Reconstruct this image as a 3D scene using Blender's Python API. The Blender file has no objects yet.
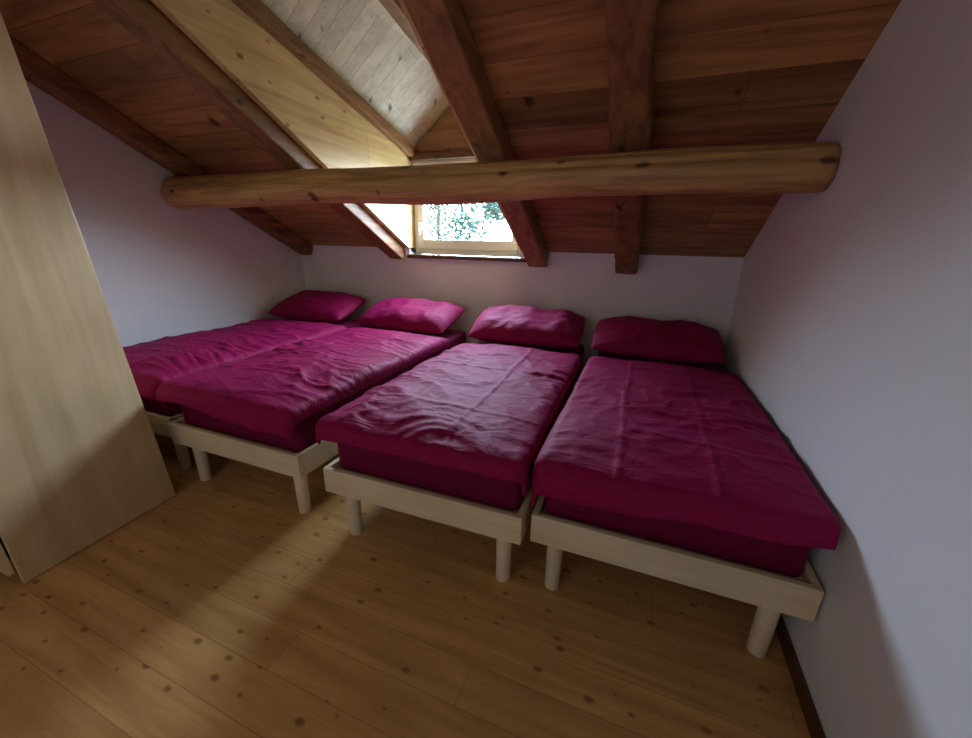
import bpy, bmesh, math, random
from mathutils import Vector, Matrix, noise
random.seed(3)
S=bpy.context.scene
COL=S.collection
# ---------------------------------------------------------------- materials
def newmat(name):
    m=bpy.data.materials.new(name); m.use_nodes=True
    nt=m.node_tree
    return m,nt,nt.nodes['Principled BSDF']
def N(nt,t,**k):
    n=nt.nodes.new(t)
    for a,b in k.items(): setattr(n,a,b)
    return n
def M(nt,op,a,b=None,c=None):
    n=nt.nodes.new('ShaderNodeMath'); n.operation=op
    for i,v in enumerate((a,b,c)):
        if v is None: continue
        if hasattr(v,'links') or hasattr(v,'node'): nt.links.new(v,n.inputs[i])
        else: n.inputs[i].default_value=v
    return n.outputs[0]
def wood(name,la,ac,pw,light,dark,knot=3.5,kr=.07,rough=.55,bump=.25,var=.35,grain=1.0,spec=.4,kcol=(.05,.02,.01),contrast=.5,kmax=.85,gmin=.3):
    m,nt,b=newmat(name); L=nt.links.new
    tc=N(nt,'ShaderNodeTexCoord'); sp=N(nt,'ShaderNodeSeparateXYZ'); L(tc.outputs['Object'],sp.inputs[0])
    o={'x':sp.outputs[0],'y':sp.outputs[1],'z':sp.outputs[2]}
    l=o[la]; a=o[ac]; t=o[[q for q in 'xyz' if q not in (la,ac)][0]]
    if pw:
        sc=M(nt,'DIVIDE',a,pw); idx=M(nt,'FLOOR',sc); fr=M(nt,'FRACT',sc)
        wn=N(nt,'ShaderNodeTexWhiteNoise',noise_dimensions='1D'); L(idx,wn.inputs['W'])
        l2=M(nt,'ADD',l,M(nt,'MULTIPLY',wn.outputs[0],9.0))
        seg=M(nt,'FLOOR',M(nt,'DIVIDE',l2,2.6)); segf=M(nt,'FRACT',M(nt,'DIVIDE',l2,2.6))
        wn2=N(nt,'ShaderNodeTexWhiteNoise',noise_dimensions='2D'); cv=N(nt,'ShaderNodeCombineXYZ'); L(idx,cv.inputs[0]); L(seg,cv.inputs[1]); L(cv.outputs[0],wn2.inputs['Vector'])
        rnd=wn2.outputs[0]
        g=M(nt,'MINIMUM',fr,M(nt,'SUBTRACT',1.0,fr)); g=M(nt,'MULTIPLY',g,pw)
        g2=M(nt,'MULTIPLY',M(nt,'MINIMUM',segf,M(nt,'SUBTRACT',1.0,segf)),2.6)
        g=M(nt,'MINIMUM',g,g2)
        groove=N(nt,'ShaderNodeMapRange'); L(g,groove.inputs[0]); groove.inputs[1].default_value=.0; groove.inputs[2].default_value=.0024
        groove=groove.outputs[0]
    else:
        l2=l; rnd=None; groove=None
    gv=N(nt,'ShaderNodeCombineXYZ')
    L(M(nt,'MULTIPLY',l2,1.3*grain),gv.inputs[0]); L(M(nt,'MULTIPLY',a,17*grain),gv.inputs[1]); L(M(nt,'MULTIPLY',t,17*grain),gv.inputs[2])
    nz=N(nt,'ShaderNodeTexNoise'); nz.inputs['Scale'].default_value=1; nz.inputs['Detail'].default_value=6; nz.inputs['Roughness'].default_value=.6; nz.inputs['Distortion'].default_value=.7
    L(gv.outputs[0],nz.inputs['Vector'])
    cr=N(nt,'ShaderNodeValToRGB'); L(nz.outputs[0],cr.inputs[0])
    cr.color_ramp.elements[0].position=.5-contrast*.4; cr.color_ramp.elements[0].color=(*dark,1)
    cr.color_ramp.elements[1].position=.5+contrast*.25; cr.color_ramp.elements[1].color=(*light,1)
    col=cr.outputs[0]
    n2=N(nt,'ShaderNodeTexNoise'); n2.inputs['Scale'].default_value=2.2; n2.inputs['Detail'].default_value=3; L(tc.outputs['Object'],n2.inputs['Vector'])
    f=M(nt,'ADD',.72,M(nt,'MULTIPLY',n2.outputs[0],.56))
    if rnd is not None: f=M(nt,'MULTIPLY',f,M(nt,'ADD',1-var/2,M(nt,'MULTIPLY',rnd,var)))
    vm=N(nt,'ShaderNodeVectorMath',operation='SCALE'); L(col,vm.inputs[0]); L(f,vm.inputs['Scale']); col=vm.outputs[0]
    if kr>0:
        wv=N(nt,'ShaderNodeTexNoise'); wv.inputs['Scale'].default_value=9; L(tc.outputs['Object'],wv.inputs['Vector'])
        wob=M(nt,'MULTIPLY',M(nt,'SUBTRACT',wv.outputs[0],.5),.10)
        kv=N(nt,'ShaderNodeCombineXYZ'); L(M(nt,'ADD',M(nt,'MULTIPLY',l2,knot*.7),wob),kv.inputs[0]); L(M(nt,'ADD',M(nt,'MULTIPLY',M(nt,'ADD',a,M(nt,'MULTIPLY',t,.9)),knot*1.15),wob),kv.inputs[1])
        vo=N(nt,'ShaderNodeTexVoronoi',voronoi_dimensions='2D'); vo.inputs['Scale'].default_value=1; L(kv.outputs[0],vo.inputs['Vector'])
        sc3=N(nt,'ShaderNodeSeparateColor'); L(vo.outputs['Color'],sc3.inputs[0])
        th=M(nt,'MULTIPLY',M(nt,'MAXIMUM',M(nt,'SUBTRACT',sc3.outputs[0],.25),-.02),kr*1.6)
        kk=N(nt,'ShaderNodeMapRange'); L(M(nt,'SUBTRACT',vo.outputs['Distance'],th),kk.inputs[0]); kk.inputs[1].default_value=-.02; kk.inputs[2].default_value=.04; kk.inputs[3].default_value=kmax; kk.inputs[4].default_value=0
        mx=N(nt,'ShaderNodeMix',data_type='RGBA'); L(kk.outputs[0],mx.inputs[0]); L(col,mx.inputs[6]); mx.inputs[7].default_value=(*kcol,1); col=mx.outputs[2]
    if groove is not None:
        mg=N(nt,'ShaderNodeMix',data_type='RGBA'); L(M(nt,'ADD',gmin,M(nt,'MULTIPLY',groove,1-gmin)),mg.inputs[0]); mg.inputs[6].default_value=(dark[0]*.15,dark[1]*.15,dark[2]*.15,1); L(col,mg.inputs[7]); col=mg.outputs[2]
    L(col,b.inputs['Base Color'])
    b.inputs['Roughness'].default_value=rough; b.inputs['Specular IOR Level'].default_value=spec
    h=M(nt,'MULTIPLY',nz.outputs[0],.3)
    if groove is not None: h=M(nt,'ADD',h,groove)
    bp=N(nt,'ShaderNodeBump'); bp.inputs['Strength'].default_value=bump; bp.inputs['Distance'].default_value=.006; L(h,bp.inputs['Height']); L(bp.outputs[0],b.inputs['Normal'])
    return m
def plain(name,col,rough=.6,nscale=0,nb=.1,dist=.01,spec=.4,var=0):
    m,nt,b=newmat(name); L=nt.links.new
    b.inputs['Base Color'].default_value=(*col,1); b.inputs['Roughness'].default_value=rough; b.inputs['Specular IOR Level'].default_value=spec
    if nscale:
        tc=N(nt,'ShaderNodeTexCoord'); nz=N(nt,'ShaderNodeTexNoise'); nz.inputs['Scale'].default_value=nscale; nz.inputs['Detail'].default_value=5; L(tc.outputs['Object'],nz.inputs['Vector'])
        bp=N(nt,'ShaderNodeBump'); bp.inputs['Strength'].default_value=nb; bp.inputs['Distance'].default_value=dist; L(nz.outputs[0],bp.inputs['Height']); L(bp.outputs[0],b.inputs['Normal'])
        if var:
            mx=N(nt,'ShaderNodeMix',data_type='RGBA'); n2=N(nt,'ShaderNodeTexNoise'); n2.inputs['Scale'].default_value=1.5; n2.inputs['Detail'].default_value=4; L(tc.outputs['Object'],n2.inputs['Vector']); L(n2.outputs[0],mx.inputs[0])
            mx.inputs[6].default_value=(*[c*(1-var) for c in col],1); mx.inputs[7].default_value=(*[min(1,c*(1+var)) for c in col],1); L(mx.outputs[2],b.inputs['Base Color'])
    return m
def fabric(name,col):
    m,nt,b=newmat(name); L=nt.links.new
    tc=N(nt,'ShaderNodeTexCoord')
    mp=N(nt,'ShaderNodeMapping'); mp.inputs['Scale'].default_value=(.7,1.3,1); mp.inputs['Rotation'].default_value=(0,0,.4); L(tc.outputs['Object'],mp.inputs[0])
    n1=N(nt,'ShaderNodeTexNoise'); n1.inputs['Scale'].default_value=8; n1.inputs['Detail'].default_value=5; n1.inputs['Distortion'].default_value=1.4; L(mp.outputs[0],n1.inputs['Vector'])
    r=M(nt,'ABSOLUTE',M(nt,'SUBTRACT',n1.outputs[0],.5))
    r=M(nt,'POWER',r,.6)
    bp=N(nt,'ShaderNodeBump'); bp.inputs['Strength'].default_value=.30; bp.inputs['Distance'].default_value=.02; L(r,bp.inputs['Height'])
    n2=N(nt,'ShaderNodeTexNoise'); n2.inputs['Scale'].default_value=700; L(tc.outputs['Object'],n2.inputs['Vector'])
    b2=N(nt,'ShaderNodeBump'); b2.inputs['Strength'].default_value=.12; b2.inputs['Distance'].default_value=.001; L(n2.outputs[0],b2.inputs['Height']); L(bp.outputs[0],b2.inputs['Normal'])
    L(b2.outputs[0],b.inputs['Normal'])
    b.inputs['Base Color'].default_value=(*col,1); b.inputs['Roughness'].default_value=.66; b.inputs['Specular IOR Level'].default_value=.15
    b.inputs['Sheen Weight'].default_value=.05; b.inputs['Sheen Roughness'].default_value=.4; b.inputs['Sheen Tint'].default_value=(.9,.1,.5,1)
    return m
m_floor=wood('floor_pine','x','y',.135,(.66,.37,.135),(.47,.23,.072),knot=8.5,kr=.075,rough=.32,bump=.1,var=.2,kcol=(.20,.075,.022),kmax=.75,gmin=.55)
m_ceil=wood('ceiling_boards','x','y',.16,(.43,.21,.075),(.21,.088,.03),knot=4.5,kr=.07,rough=.5,var=.55,kcol=(.04,.015,.006),contrast=.42,bump=.35)
m_dorm=wood('dormer_boards','x','y',.10,(.64,.54,.42),(.47,.37,.26),knot=5,kr=.07,rough=.45,var=.25,bump=.4,kcol=(.12,.05,.02))
m_cheek=wood('cheek_boards','y','z',.30,(.70,.48,.22),(.50,.30,.12),knot=5,kr=.06,rough=.5,var=.2,bump=.2,kcol=(.16,.06,.02))
m_gable=wood('gable_boards','x','z',.25,(.34,.16,.06),(.2,.085,.03),knot=4,rough=.5)
m_raft=wood('rafter_wood','y','x',None,(.30,.135,.05),(.10,.043,.018),knot=4,kr=.07,rough=.55,bump=.6,kcol=(.03,.012,.006),contrast=.55)
m_raftl=wood('rafter_wood_light','y','x',None,(.40,.20,.08),(.18,.085,.035),knot=4,kr=.07,rough=.55,bump=.6,kcol=(.05,.02,.01))
m_log=wood('log_wood','x','z',None,(.62,.36,.14),(.26,.13,.05),knot=4.5,kr=.09,rough=.5,bump=.8,kcol=(.06,.025,.01),grain=1.3,contrast=.55)
m_frame=wood('bed_birch','x','z',None,(.76,.63,.42),(.65,.51,.31),knot=.5,kr=.0,rough=.42,bump=.05,grain=1.2)
m_ward=wood('wardrobe_veneer','z','y',None,(.70,.52,.29),(.57,.40,.205),knot=.3,kr=.0,rough=.4,bump=.03,grain=.8)
m_win=plain('window_paint',(.78,.77,.74),.4,20,.05,.002)
m_dark=wood('dark_trim','x','z',None,(.12,.05,.02),(.06,.025,.012),knot=2,rough=.5)
m_wall=plain('white_plaster',(.77,.76,.80),.85,35,.12,.004,.2,.03)
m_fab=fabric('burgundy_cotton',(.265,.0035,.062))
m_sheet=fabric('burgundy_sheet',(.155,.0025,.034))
m_metal=plain('handle_metal',(.6,.58,.55),.3)
m_leaf=plain('foliage',(.010,.026,.018),.8,spec=.1)
m_bark=plain('bark',(.01,.008,.006),.9)
# ---------------------------------------------------------------- mesh helpers
def obj(name,bm,mat,parent=None,smooth=False,mtx=None):
    bmesh.ops.recalc_face_normals(bm,faces=bm.faces)
    me=bpy.data.meshes.new(name); bm.to_mesh(me); bm.free()
    for p in me.polygons: p.use_smooth=smooth
    o=bpy.data.objects.new(name,me); COL.objects.link(o)
    if mat: me.materials.append(mat)
    if mtx is not None: o.matrix_world=mtx
    if parent: o.parent=parent
    return o
def add_box(bm,x0,x1,y0,y1,z0,z1,mat=None):
    vs=[bm.verts.new((x,y,z)) for x in (x0,x1) for y in (y0,y1) for z in (z0,z1)]
    for f in [(0,1,3,2),(4,6,7,5),(0,4,5,1),(2,3,7,6),(0,2,6,4),(1,5,7,3)]:
        bm.faces.new([vs[i] for i in f])
def box(name,x0,x1,y0,y1,z0,z1,mat,parent=None,bev=0):
    bm=bmesh.new(); add_box(bm,x0,x1,y0,y1,z0,z1)
    o=obj(name,bm,mat,parent)
    if bev:
        b=o.modifiers.new('bev','BEVEL'); b.width=bev; b.segments=3
    return o
def prism(name,pts,off,mat):
    bm=bmesh.new(); a=[bm.verts.new(p) for p in pts]; b=[bm.verts.new(Vector(p)+Vector(off)) for p in pts]
    bm.faces.new(a); bm.faces.new(b[::-1]); n=len(pts)
    for i in range(n): bm.faces.new([a[i],b[i],b[(i+1)%n],a[(i+1)%n]])
    return obj(name,bm,mat)
def multi_prism(name,polys,off,mat):
    bm=bmesh.new()
    for pts in polys:
        a=[bm.verts.new(p) for p in pts]; b=[bm.verts.new(Vector(p)+Vector(off)) for p in pts]; n=len(pts)
        bm.faces.new(a); bm.faces.new(b[::-1])
        for i in range(n): bm.faces.new([a[i],b[i],b[(i+1)%n],a[(i+1)%n]])
    bmesh.ops.triangulate(bm,faces=bm.faces)
    return obj(name,bm,mat)
def rough_beam(name,p0,p1,w,h,mat,amp=.008,seed=0,roundness=.25,parent=None,taper=1.0,n=60):
    p0=Vector(p0);p1=Vector(p1); ax=(p1-p0); Ln=ax.length; ax.normalize()
    side=Vector((1,0,0)); 
    if abs(ax.dot(side))>.9: side=Vector((0,1,0))
    up=side.cross(ax).normalized(); side=ax.cross(up).normalized()
    bm=bmesh.new(); rings=[]; K=28
    for i in range(n+1):
        t=i/n; c=p0+ax*(Ln*t); s=1+(taper-1)*t; ring=[]
        for k in range(K):
            an=2*math.pi*(k+.5)/K; ca,sa=math.cos(an),math.sin(an)
            e=2/(2+ (1-roundness)*14)
            x=math.copysign(abs(ca)**e,ca)*w/2*s; y=math.copysign(abs(sa)**e,sa)*h/2*s
            q=c+side*x+up*y
            d=noise.noise(Vector((q.x*3,q.y*3,q.z*3))+Vector((seed*7,0,0)))*amp*1.6+noise.noise(q*14+Vector((seed,3,1)))*amp*.5
            dirv=(side*x+up*y).normalized()
            ring.append(bm.verts.new(q+dirv*d))
        rings.append(ring)
    for i in range(n):
        for k in range(K):
            bm.faces.new([rings[i][k],rings[i][(k+1)%K],rings[i+1][(k+1)%K],rings[i+1][k]])
    bm.faces.new(rings[0]); bm.faces.new(rings[-1][::-1])
    o=obj(name,bm,mat,parent,smooth=True)
    o.data.set_sharp_from_angle(angle=math.radians(38))
    return o
# ---------------------------------------------------------------- room
W=4.06; H0=1.262; SL=.548; YR=-4.3
DX0,DX1=-2.72,-1.63; RX=-2.175
zr=lambda d:H0+SL*d
ze=lambda d:2.124+.262*d
zg=lambda d:2.554+.18*d
box('floor',-W-.2,.2,YR-.2,.25,-.12,0,m_floor)
TZ=zr(-YR)
prism('wall_right',[(0,.25,0),(0,.25,zr(-.25)),(0,YR-.15,zr(-YR+.15)),(0,YR-.15,0)],(.2,0,0),m_wall)
prism('wall_left',[(-W,.25,0),(-W,.25,zr(-.25)),(-W,YR-.15,zr(-YR+.15)),(-W,YR-.15,0)],(-.2,0,0),m_wall)
box('wall_rear',-W,0,YR-.15,YR,0,TZ,m_wall)
bm=bmesh.new()
add_box(bm,-W,DX0,0,.25,0,H0-.002); add_box(bm,DX0,DX1,0,.25,0,1.17); add_box(bm,DX1,0,0,.25,0,H0-.002)
obj('wall_back',bm,m_wall)
P=lambda x,d:(x,-d,zr(d))
e=4.45; a0=-.3
EL=DX0-.025; ER=DX1+.025
multi_prism('ceiling',[[P(-W-.2,a0),P(EL,a0),P(EL,3.01),P(EL,e),P(-W-.2,e)],
    [P(ER,a0),P(.2,a0),P(.2,e),P(ER,e),P(ER,3.01)],
    [P(EL,3.01),P(RX,3.51),P(ER,3.01),P(ER,e),P(EL,e)]],(0,0,.12),m_ceil)
def cheek(x,off,name):
    prism(name,[(x,.22,zr(-.22)-.004),(x,.22,ze(-.22)),(x,-3.01,ze(3.01)),(x,-3.01,ze(3.01)-.014)],(off,0,0),m_cheek)
cheek(DX0,-.045,'wall_dormer_left'); cheek(DX1,.05,'wall_dormer_right')
multi_prism('ceiling_dormer',[[(DX0-.05,.22,ze(-.22)),(RX,.22,zg(-.22)),(RX,-3.51,zg(3.51)),(DX0-.05,-3.01,ze(3.01))],
   [(DX1+.05,.22,ze(-.22)),(RX,.22,zg(-.22)),(RX,-3.51,zg(3.51)),(DX1+.05,-3.01,ze(3.01))]],(0,0,.06),m_dorm)
prism('wall_dormer_gable',[(DX0,.1,2.03),(DX1,.1,2.03),(DX1,.1,ze(-.1)),(RX,.1,zg(-.1)),(DX0,.1,ze(-.1))],(0,.1,0),m_gable)
rough_beam('trim_eave',(DX0+.035,.09,ze(-.09)-.045),(DX0+.035,-2.8,ze(2.8)-.045),.06,.08,m_raft,.003,2,.1)
rough_beam('trim_eave.001',(DX1-.035,.09,ze(-.09)-.045),(DX1-.035,-2.6,ze(2.6)-.045),.06,.08,m_raft,.003,2,.1)
rough_beam('trim_ridge',(RX+.02,.09,zg(-.09)-.09),(RX+.02,-3.2,zg(3.2)-.09),.09,.13,m_raft,.004,5,.15)
box('trim_window_header',DX0+.005,DX1-.005,.03,.099,2.0,2.06,m_dark,bev=.006)
box('window_sill',-2.73,-1.54,-.035,.1,1.172,1.203,m_dark,bev=.006)
def rafter(name,x0,x1,dep,mat,seed,rnd,amp=.008,dend=4.25,d0=.012):
    c=(x0+x1)/2; off=dep/2+.003
    cosb=1/math.sqrt(1+SL*SL); h=dep*cosb
    z=lambda d: zr(d)-off
    return rough_beam(name,(c,-d0,z(d0)),(c,-dend,z(dend)),x1-x0,h,mat,amp,seed,rnd,n=110)
rafter('rafter',-4.045,-3.89,.12,m_raft,1,.15,.004)
rafter('rafter',-2.92,-2.77,.125,m_raft,2,.1,.004)
rafter('rafter',-1.545,-1.39,.14,m_raftl,3,.15,.006)
rafter('rafter',-.85,-.69,.17,m_raft,4,.6,.018)
bm=bmesh.new(); n=200;K=48;rings=[]
for i in range(n+1):
    t=i/n; x=-W+.004+t*(W-.008)
    R=.112-.022*t
    R*=1+.07*noise.noise(Vector((x*1.5,0,5)))
    cy=-1.15-.063*t+.012*noise.noise(Vector((x*.9,3,0))); cz=1.630+.018*noise.noise(Vector((x*.9,0,8)))
    ring=[]
    for k in range(K):
        an=2*math.pi*k/K
        v=Vector((x*.9,math.cos(an)*1.2,math.sin(an)*1.2))
        r=R*(1+.08*noise.noise(v+Vector((4,0,0)))+.03*noise.noise(v*5))
        r-=.012*max(0,1-abs(noise.noise(Vector((x*.35,math.cos(an)*2.6,math.sin(an)*2.6))))*16)
        if i in (0,n): r*=.93
        ring.append(bm.verts.new((x,cy+math.cos(an)*r,cz+math.sin(an)*r)))
    rings.append(ring)
for i in range(n):
    for k in range(K): bm.faces.new([rings[i][k],rings[i][(k+1)%K],rings[i+1][(k+1)%K],rings[i+1][k]])
bm.faces.new(rings[0]); bm.faces.new(rings[-1])
obj('log_beam',bm,m_log,smooth=True)
box('baseboard_right',-.014,-.001,YR,-.02,.0,.06,m_dark,bev=.003)
box('baseboard_left',-W+.001,-W+.014,YR,-.02,.0,.06,m_dark,bev=.003)
# ---------------------------------------------------------------- window
win=bpy.data.objects.new('window_1',None); COL.objects.link(win)
def rect_frame(name,x0,x1,z0,z1,y0,y1,t,mat,par,bot=None):
    bm=bmesh.new(); b=bot or t
    add_box(bm,x0,x0+t,y0,y1,z0,z1); add_box(bm,x1-t,x1,y0,y1,z0,z1)
    add_box(bm,x0+t,x1-t,y0,y1,z0,z0+b); add_box(bm,x0+t,x1-t,y0,y1,z1-t,z1)
    o=obj(name,bm,mat,par); m=o.modifiers.new('b','BEVEL'); m.width=.004; m.segments=2
    return o
rect_frame('frame',DX0+.004,DX1-.004,1.205,2.03,.10,.17,.055,m_win,win)
rect_frame('sash',DX0+.055,DX1-.055,1.255,1.985,.085,.15,.055,m_win,win,.085)
g,nt,b=newmat('window_glass'); nt.nodes.remove(b)
tr=N(nt,'ShaderNodeBsdfTransparent'); gl=N(nt,'ShaderNodeBsdfGlossy'); gl.inputs['Roughness'].default_value=.02; mx=N(nt,'ShaderNodeMixShader'); mx.inputs[0].default_value=.06
nt.links.new(tr.outputs[0],mx.inputs[1]); nt.links.new(gl.outputs[0],mx.inputs[2]); nt.links.new(mx.outputs[0],nt.nodes['Material Output'].inputs[0])
box('glass',DX0+.105,DX1-.105,.12,.124,1.33,1.935,g,win)
bm=bmesh.new(); add_box(bm,DX0+.07,DX0+.095,.075,.086,1.42,1.50); add_box(bm,DX0+.075,DX0+.09,.045,.076,1.475,1.49); add_box(bm,DX0+.073,DX0+.092,.035,.047,1.38,1.49)
h=obj('handle',bm,m_metal,win); mm=h.modifiers.new('b','BEVEL'); mm.width=.004; mm.segments=2
# tree outside
bm=bmesh.new()
for i in range(4200):
    c=random.choice([(-5.8,6.4,2.2,.9),(-6.6,6.8,1.9,1.0),(-5.2,6.8,1.8,.6),(-5.9,6.6,3.0,.8),(-4.6,7.2,2.2,.4)])
    v=Vector((random.gauss(0,1),random.gauss(0,1),random.gauss(0,1))).normalized()*c[3]*random.random()**.4
    p=Vector(c[:3])+v; s=random.uniform(.03,.075)
    a=Vector((random.uniform(-1,1),random.uniform(-1,1),random.uniform(-1,1))).normalized(); bb=a.orthogonal().normalized()
    bm.faces.new([bm.verts.new(p-a*s),bm.verts.new(p+bb*s*.5),bm.verts.new(p+a*s),bm.verts.new(p-bb*s*.5)])
tree=bpy.data.objects.new('tree',None); COL.objects.link(tree)
me=bpy.data.meshes.new('leaves'); bm.to_mesh(me); bm.free(); me.materials.append(m_leaf)
lo=bpy.data.objects.new('leaves',me); COL.objects.link(lo); lo.parent=tree
rough_beam('trunk',(-6.1,6.7,-1.5),(-6.0,6.6,2.8),.2,.2,m_bark,.02,6,1,tree,.4)
# ---------------------------------------------------------------- wardrobe
wd=bpy.data.objects.new('wardrobe',None); COL.objects.link(wd)
def ward_panel(name,pts,off):
    o=prism(name,pts,off,m_ward); o.parent=wd; b=o.modifiers.new('b','BEVEL'); b.width=.002; b.segments=2
ZW=2.1
ward_panel('side_right',[(-2.80,-2.235,.004),(-2.80,-2.375,ZW),(-2.735,-2.86,ZW),(-2.735,-2.825,.004)],(-.02,0,0))
ward_panel('side_left',[(-4.02,-2.235,.004),(-4.02,-2.375,ZW),(-4.02,-2.86,ZW),(-4.02,-2.825,.004)],(.02,0,0))
ward_panel('back',[(-4.0,-2.24,.004),(-2.82,-2.24,.004),(-2.82,-2.38,ZW),(-4.0,-2.38,ZW)],(0,-.01,0))
ward_panel('top',[(-4.0,-2.39,ZW-.02),(-2.82,-2.39,ZW-.02),(-2.76,-2.855,ZW-.02),(-4.0,-2.855,ZW-.02)],(0,0,.018))
ward_panel('base',[(-4.0,-2.26,.06),(-2.83,-2.26,.06),(-2.77,-2.81,.06),(-4.0,-2.81,.06)],(0,0,.018))
ward_panel('door_a',[(-4.0,-2.83,.05),(-3.385,-2.83,.05),(-3.385,-2.86,ZW-.02),(-4.0,-2.86,ZW-.02)],(0,-.018,0))
ward_panel('door_b',[(-3.38,-2.83,.05),(-2.76,-2.83,.05),(-2.76,-2.86,ZW-.02),(-3.38,-2.86,ZW-.02)],(0,-.018,0))
# ---------------------------------------------------------------- beds
ZT=.3675
def make_bed(x,y,ang,w,duv,pil,seed,L=2.0):
    MT=Matrix.Translation((x,y,0))@Matrix.Rotation(ang,4,'Z')
    bed=bpy.data.objects.new('bed',None); COL.objects.link(bed); bed.matrix_world=MT
    bm=bmesh.new(); t=.022; z0=ZT-.118
    add_box(bm,0,w,0,t,z0,ZT); add_box(bm,0,w,L-t,L,z0,ZT)
    add_box(bm,0,t,t,L-t,z0,ZT); add_box(bm,w-t,w,t,L-t,z0,ZT)
    o=obj('frame',bm,m_frame,bed); b=o.modifiers.new('b','BEVEL'); b.width=.003; b.segments=2
    bm=bmesh.new()
    for i in range(14):
        yy=.08+i*(L-.2)/13; add_box(bm,t,w-t,yy,yy+.06,ZT-.05,ZT-.035)
    obj('slats',bm,m_frame,bed)
    for i,(lx,ly) in enumerate([(.085,.075),(w-.085,.075),(.085,L-.075),(w-.085,L-.075)]):
        bm=bmesh.new(); bmesh.ops.create_cone(bm,cap_ends=True,segments=28,radius1=.029,radius2=.033,depth=ZT-.05,matrix=Matrix.Translation((lx,ly,(ZT-.05)/2)))
        l=obj('leg_%d'%(i+1),bm,m_frame,bed,smooth=True); l.data.set_sharp_from_angle(angle=.8)
    mz0,mz1=ZT-.034,.565
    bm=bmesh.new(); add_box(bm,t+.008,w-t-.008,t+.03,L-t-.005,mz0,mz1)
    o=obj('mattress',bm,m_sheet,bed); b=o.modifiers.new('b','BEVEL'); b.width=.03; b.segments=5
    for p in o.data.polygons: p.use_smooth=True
    ol,orr,of,head,R,skew=duv
    x0,x1=.03,w-.03; hw=(x1-x0)/2; cx=(x0+x1)/2
    ylen=L-.03-head
    bm=bmesh.new(); st=.0115
    s0=-(hw+ol); s1=hw+orr; ns=int((s1-s0)/st); ntt=int((ylen+of)/st)
    top=mz1+.012
    V=[]
    sd=Vector((seed*13.7,seed*5.1,0))
    def ridge(v,p=2.2): return (1-min(1,abs(noise.noise(v))*2.2))**p
    for j in range(ntt+1):
        row=[]
        for i in range(ns+1):
            s=s0+(s1-s0)*i/ns
            ofl=of*(1-skew*s/hw*.5)+.016*noise.noise(Vector((s*2.4,seed*3,7)))
            tt=(ylen+ofl)*j/ntt
            hd=.03*noise.noise(Vector((s*2.2,seed*5.3,1)))*math.exp(-tt/.15)
            os=max(abs(s)-hw,0); ot=max(tt-ylen,0); oo=math.hypot(os,ot)
            ss=min(max(s,-hw),hw); ts=min(tt,ylen)
            dn=0
            qv=Vector((s,tt,0))+sd
            if oo>0:
                fx=os/oo; Rr=R*(1-fx)+.030*fx
                q=min(oo/Rr,math.pi/2); out=Rr*math.sin(q); dn=Rr*(1-math.cos(q))+max(0,oo-Rr*math.pi/2)
                dx=math.copysign(os/oo,s); dy=ot/oo
                fold=noise.noise(Vector((ss*6+seed,3,2)))*(1-fx)+noise.noise(Vector((seed,ts*4,2)))*fx
                out+=(.016*(1-fx)+.005*fx)*min(1,dn/.07)*(1.0+fold*1.2)
                if s>0 and orr<.06: px=ss+dx*min(out,.024)
                else: px=ss+dx*out
                pt=ts+dy*out
            else: px=ss;pt=ts
            ex=1-min(1,abs(ss)/hw)**2.5; ey=1-max(0,min(1,abs(2*ts/ylen-1)))**8
            puff=.042*(.45+.55*ex*ey)
            puff-=.020*math.exp(-tt/.04)
            wv=qv+Vector((noise.noise(qv*3)*.13,noise.noise(qv*3+Vector((9,9,9)))*.13,0))
            r1=ridge(Vector((wv.x*2.4+wv.y*1.2,wv.y*4.2-wv.x*1.6,1)),1.8)
            r2=ridge(Vector((wv.x*6-wv.y*2.5,wv.y*9+wv.x*3,5)))
            r3=ridge(Vector((wv.x*1.6,wv.y*14,9)))
            r4=ridge(Vector((wv.x*5+wv.y*4,wv.y*3-wv.x*5,14)),3)
            amp=.55+1.0*max(0,noise.noise(qv*1.3+Vector((5,5,5)))+.2)
            edgefade=1 if oo==0 else max(.25,1-dn/.06)
            wr=((.013*r1+.005*r2+.008*r3*max(0,noise.noise(qv*1.7)+.35)*2+.006*r4)*amp+.016*noise.noise(qv*2.2))*edgefade
            for cpos in (.22,.42,.62,.82):
                wr+=.006*math.exp(-((ts-ylen*cpos+.012*noise.noise(qv*4))/.008)**2)*(oo==0)
            for cs in (-.17,.13):
                wr+=.0065*math.exp(-((s-cs+.014*noise.noise(qv*4))/.008)**2)*edgefade
            wr=max(wr,-.012)
            if oo>0:
                if not (s>0 and orr<.06): px+=math.copysign(1,s)*(os/oo)*wr*.35
                pt+=(ot/oo)*wr*.9; zz=top+puff*(1-min(1,dn/.12)*.6)-dn+wr*.6*(1-min(1,dn/.06))
            else: zz=top+puff+wr
            row.append(bm.verts.new((cx+px,L-head-pt+hd,zz)))
        V.append(row)
    for j in range(ntt):
        for i in range(ns):
            bm.faces.new([V[j][i],V[j][i+1],V[j+1][i+1],V[j+1][i]])
    for f in bm.faces: f.smooth=True
    me=bpy.data.meshes.new('duvet'); bmesh.ops.recalc_face_normals(bm,faces=bm.faces)
    if sum(f.normal.z for f in bm.faces)<0: bmesh.ops.reverse_faces(bm,faces=bm.faces)
    bm.to_mesh(me); bm.free(); me.materials.append(m_fab)
    o=bpy.data.objects.new('duvet',me); COL.objects.link(o); o.matrix_world=MT
    so=o.modifiers.new('s','SOLIDIFY'); so.thickness=.016; so.offset=-.6
    sb=o.modifiers.new('sub','SUBSURF'); sb.levels=1; sb.render_levels=1
    pcx,pcy,pcz,pw,pl,pt_,tilt,rz=pil
    bm=bmesh.new(); n=50
    grid={}
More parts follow.
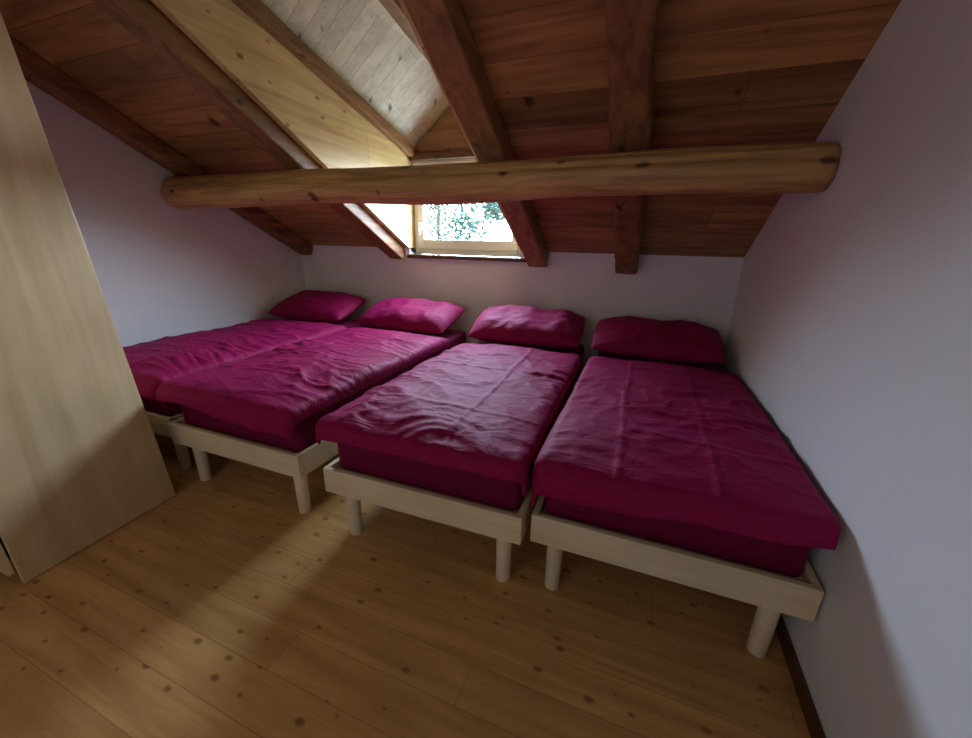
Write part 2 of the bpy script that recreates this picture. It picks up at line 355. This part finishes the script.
    for side in (1,-1):
        for i in range(n+1):
            for j in range(n+1):
                u=-1+2*i/n; v=-1+2*j/n
                brd=i in(0,n) or j in (0,n)
                if side==-1 and brd: grid[(side,i,j)]=grid[(1,i,j)]; continue
                uu=math.sin(u*math.pi/2); vv=math.sin(v*math.pi/2)
                X=uu*pw/2*(1-.03*vv*vv); Y=vv*pl/2*(1-.04*uu*uu)
                th=((1-uu**4)*(1-vv**4))**.6
                qv=Vector((X*4,Y*4,side*3+seed*2.3))
                wr=.018*(1-2.4*abs(noise.noise(qv*.9)))+.011*(1-2*abs(noise.noise(qv*2.2)))+.003*noise.noise(qv*6)
                Z=side*th*(pt_/2*(1 if side>0 else .75)+wr)
                if brd: Z=.010*noise.noise(qv*1.5)
                grid[(side,i,j)]=bm.verts.new((X,Y,Z))
    for side in (1,-1):
        for i in range(n):
            for j in range(n):
                bm.faces.new([grid[(side,i,j)],grid[(side,i+1,j)],grid[(side,i+1,j+1)],grid[(side,i,j+1)]])
    o=obj('pillow',bm,m_fab,smooth=True,mtx=MT@Matrix.Translation((pcx,pcy,pcz))@Matrix.Rotation(rz,4,'Z')@Matrix.Rotation(tilt,4,'X'))
    sb=o.modifiers.new('sub','SUBSURF'); sb.levels=1; sb.render_levels=1
make_bed(-3.84,-2.14,.03,.9,(.18,.10,.12,.49,.05,.0),(.34,1.76,.695,.84,.46,.18,.30,.02),1,1.98)
make_bed(-2.897,-2.143,.012,.9,(.13,.08,.12,.45,.05,-.3),(.42,1.77,.695,.88,.47,.18,.30,-.03),2)
make_bed(-1.823,-2.158,.027,.9,(.08,.13,.085,.50,.05,.1),(.44,1.77,.705,.86,.47,.18,.32,.03),3)
make_bed(-.897,-2.097,.008,.885,(.15,.03,.11,.51,.05,.4),(.41,1.77,.69,.86,.47,.17,.28,.0),4)
# ---------------------------------------------------------------- world + lights
w=bpy.data.worlds.new('World'); S.world=w; w.use_nodes=True; nt=w.node_tree; bg=nt.nodes['Background']
tc=N(nt,'ShaderNodeTexCoord'); sp=N(nt,'ShaderNodeSeparateXYZ'); nt.links.new(tc.outputs['Generated'],sp.inputs[0])
cr=N(nt,'ShaderNodeValToRGB'); mr=N(nt,'ShaderNodeMapRange'); mr.inputs[1].default_value=-1; mr.inputs[2].default_value=1
nt.links.new(sp.outputs[2],mr.inputs[0]); nt.links.new(mr.outputs[0],cr.inputs[0])
cr.color_ramp.elements[0].position=.47; cr.color_ramp.elements[0].color=(.07,.10,.10,1)
cr.color_ramp.elements[1].position=.52; cr.color_ramp.elements[1].color=(.65,.82,1,1)
e2=cr.color_ramp.elements.new(1.0); e2.color=(.47,.69,1,1)
nt.links.new(cr.outputs[0],bg.inputs[0]); bg.inputs[1].default_value=78
def area(name,loc,rot,sx,sy,power,col,portal=False):
    l=bpy.data.lights.new(name,'AREA'); l.shape='RECTANGLE'; l.size=sx; l.size_y=sy; l.energy=power; l.color=col
    o=bpy.data.objects.new(name,l); COL.objects.link(o); o.location=loc; o.rotation_euler=rot
    if portal: l.cycles.is_portal=True
    return o
area('window_portal',((DX0+DX1)/2,.26,1.63),(-math.pi/2,0,0),1.0,.75,1,(1,1,1),True)
area('rear_fill',(-1.7,-4.25,1.5),(math.pi/2,0,0),1.6,1.6,6.5,(1,.90,.78))  # added soft fill from behind the camera, no visible source
# ---------------------------------------------------------------- camera
th,ph,ro=.3696,.3088,.0221
fw=Vector((-math.sin(th)*math.cos(ph),math.cos(th)*math.cos(ph),-math.sin(ph)))
r=Vector((math.cos(th),math.sin(th),0)); u=r.cross(fw)
r2=r*math.cos(ro)+u*math.sin(ro); u2=-r*math.sin(ro)+u*math.cos(ro)
cd=bpy.data.cameras.new('camera'); co=bpy.data.objects.new('camera',cd); COL.objects.link(co)
co.matrix_world=Matrix(((r2.x,u2.x,-fw.x,-.6181),(r2.y,u2.y,-fw.y,-3.2796),(r2.z,u2.z,-fw.z,1.318),(0,0,0,1)))
cd.sensor_width=36; cd.lens=389.34/972*36; cd.shift_x=-.0035; cd.shift_y=-.0016; cd.clip_start=.02
S.camera=co
S.view_settings.view_transform='Standard'
S.view_settings.look='None'
S.view_settings.exposure=-.08
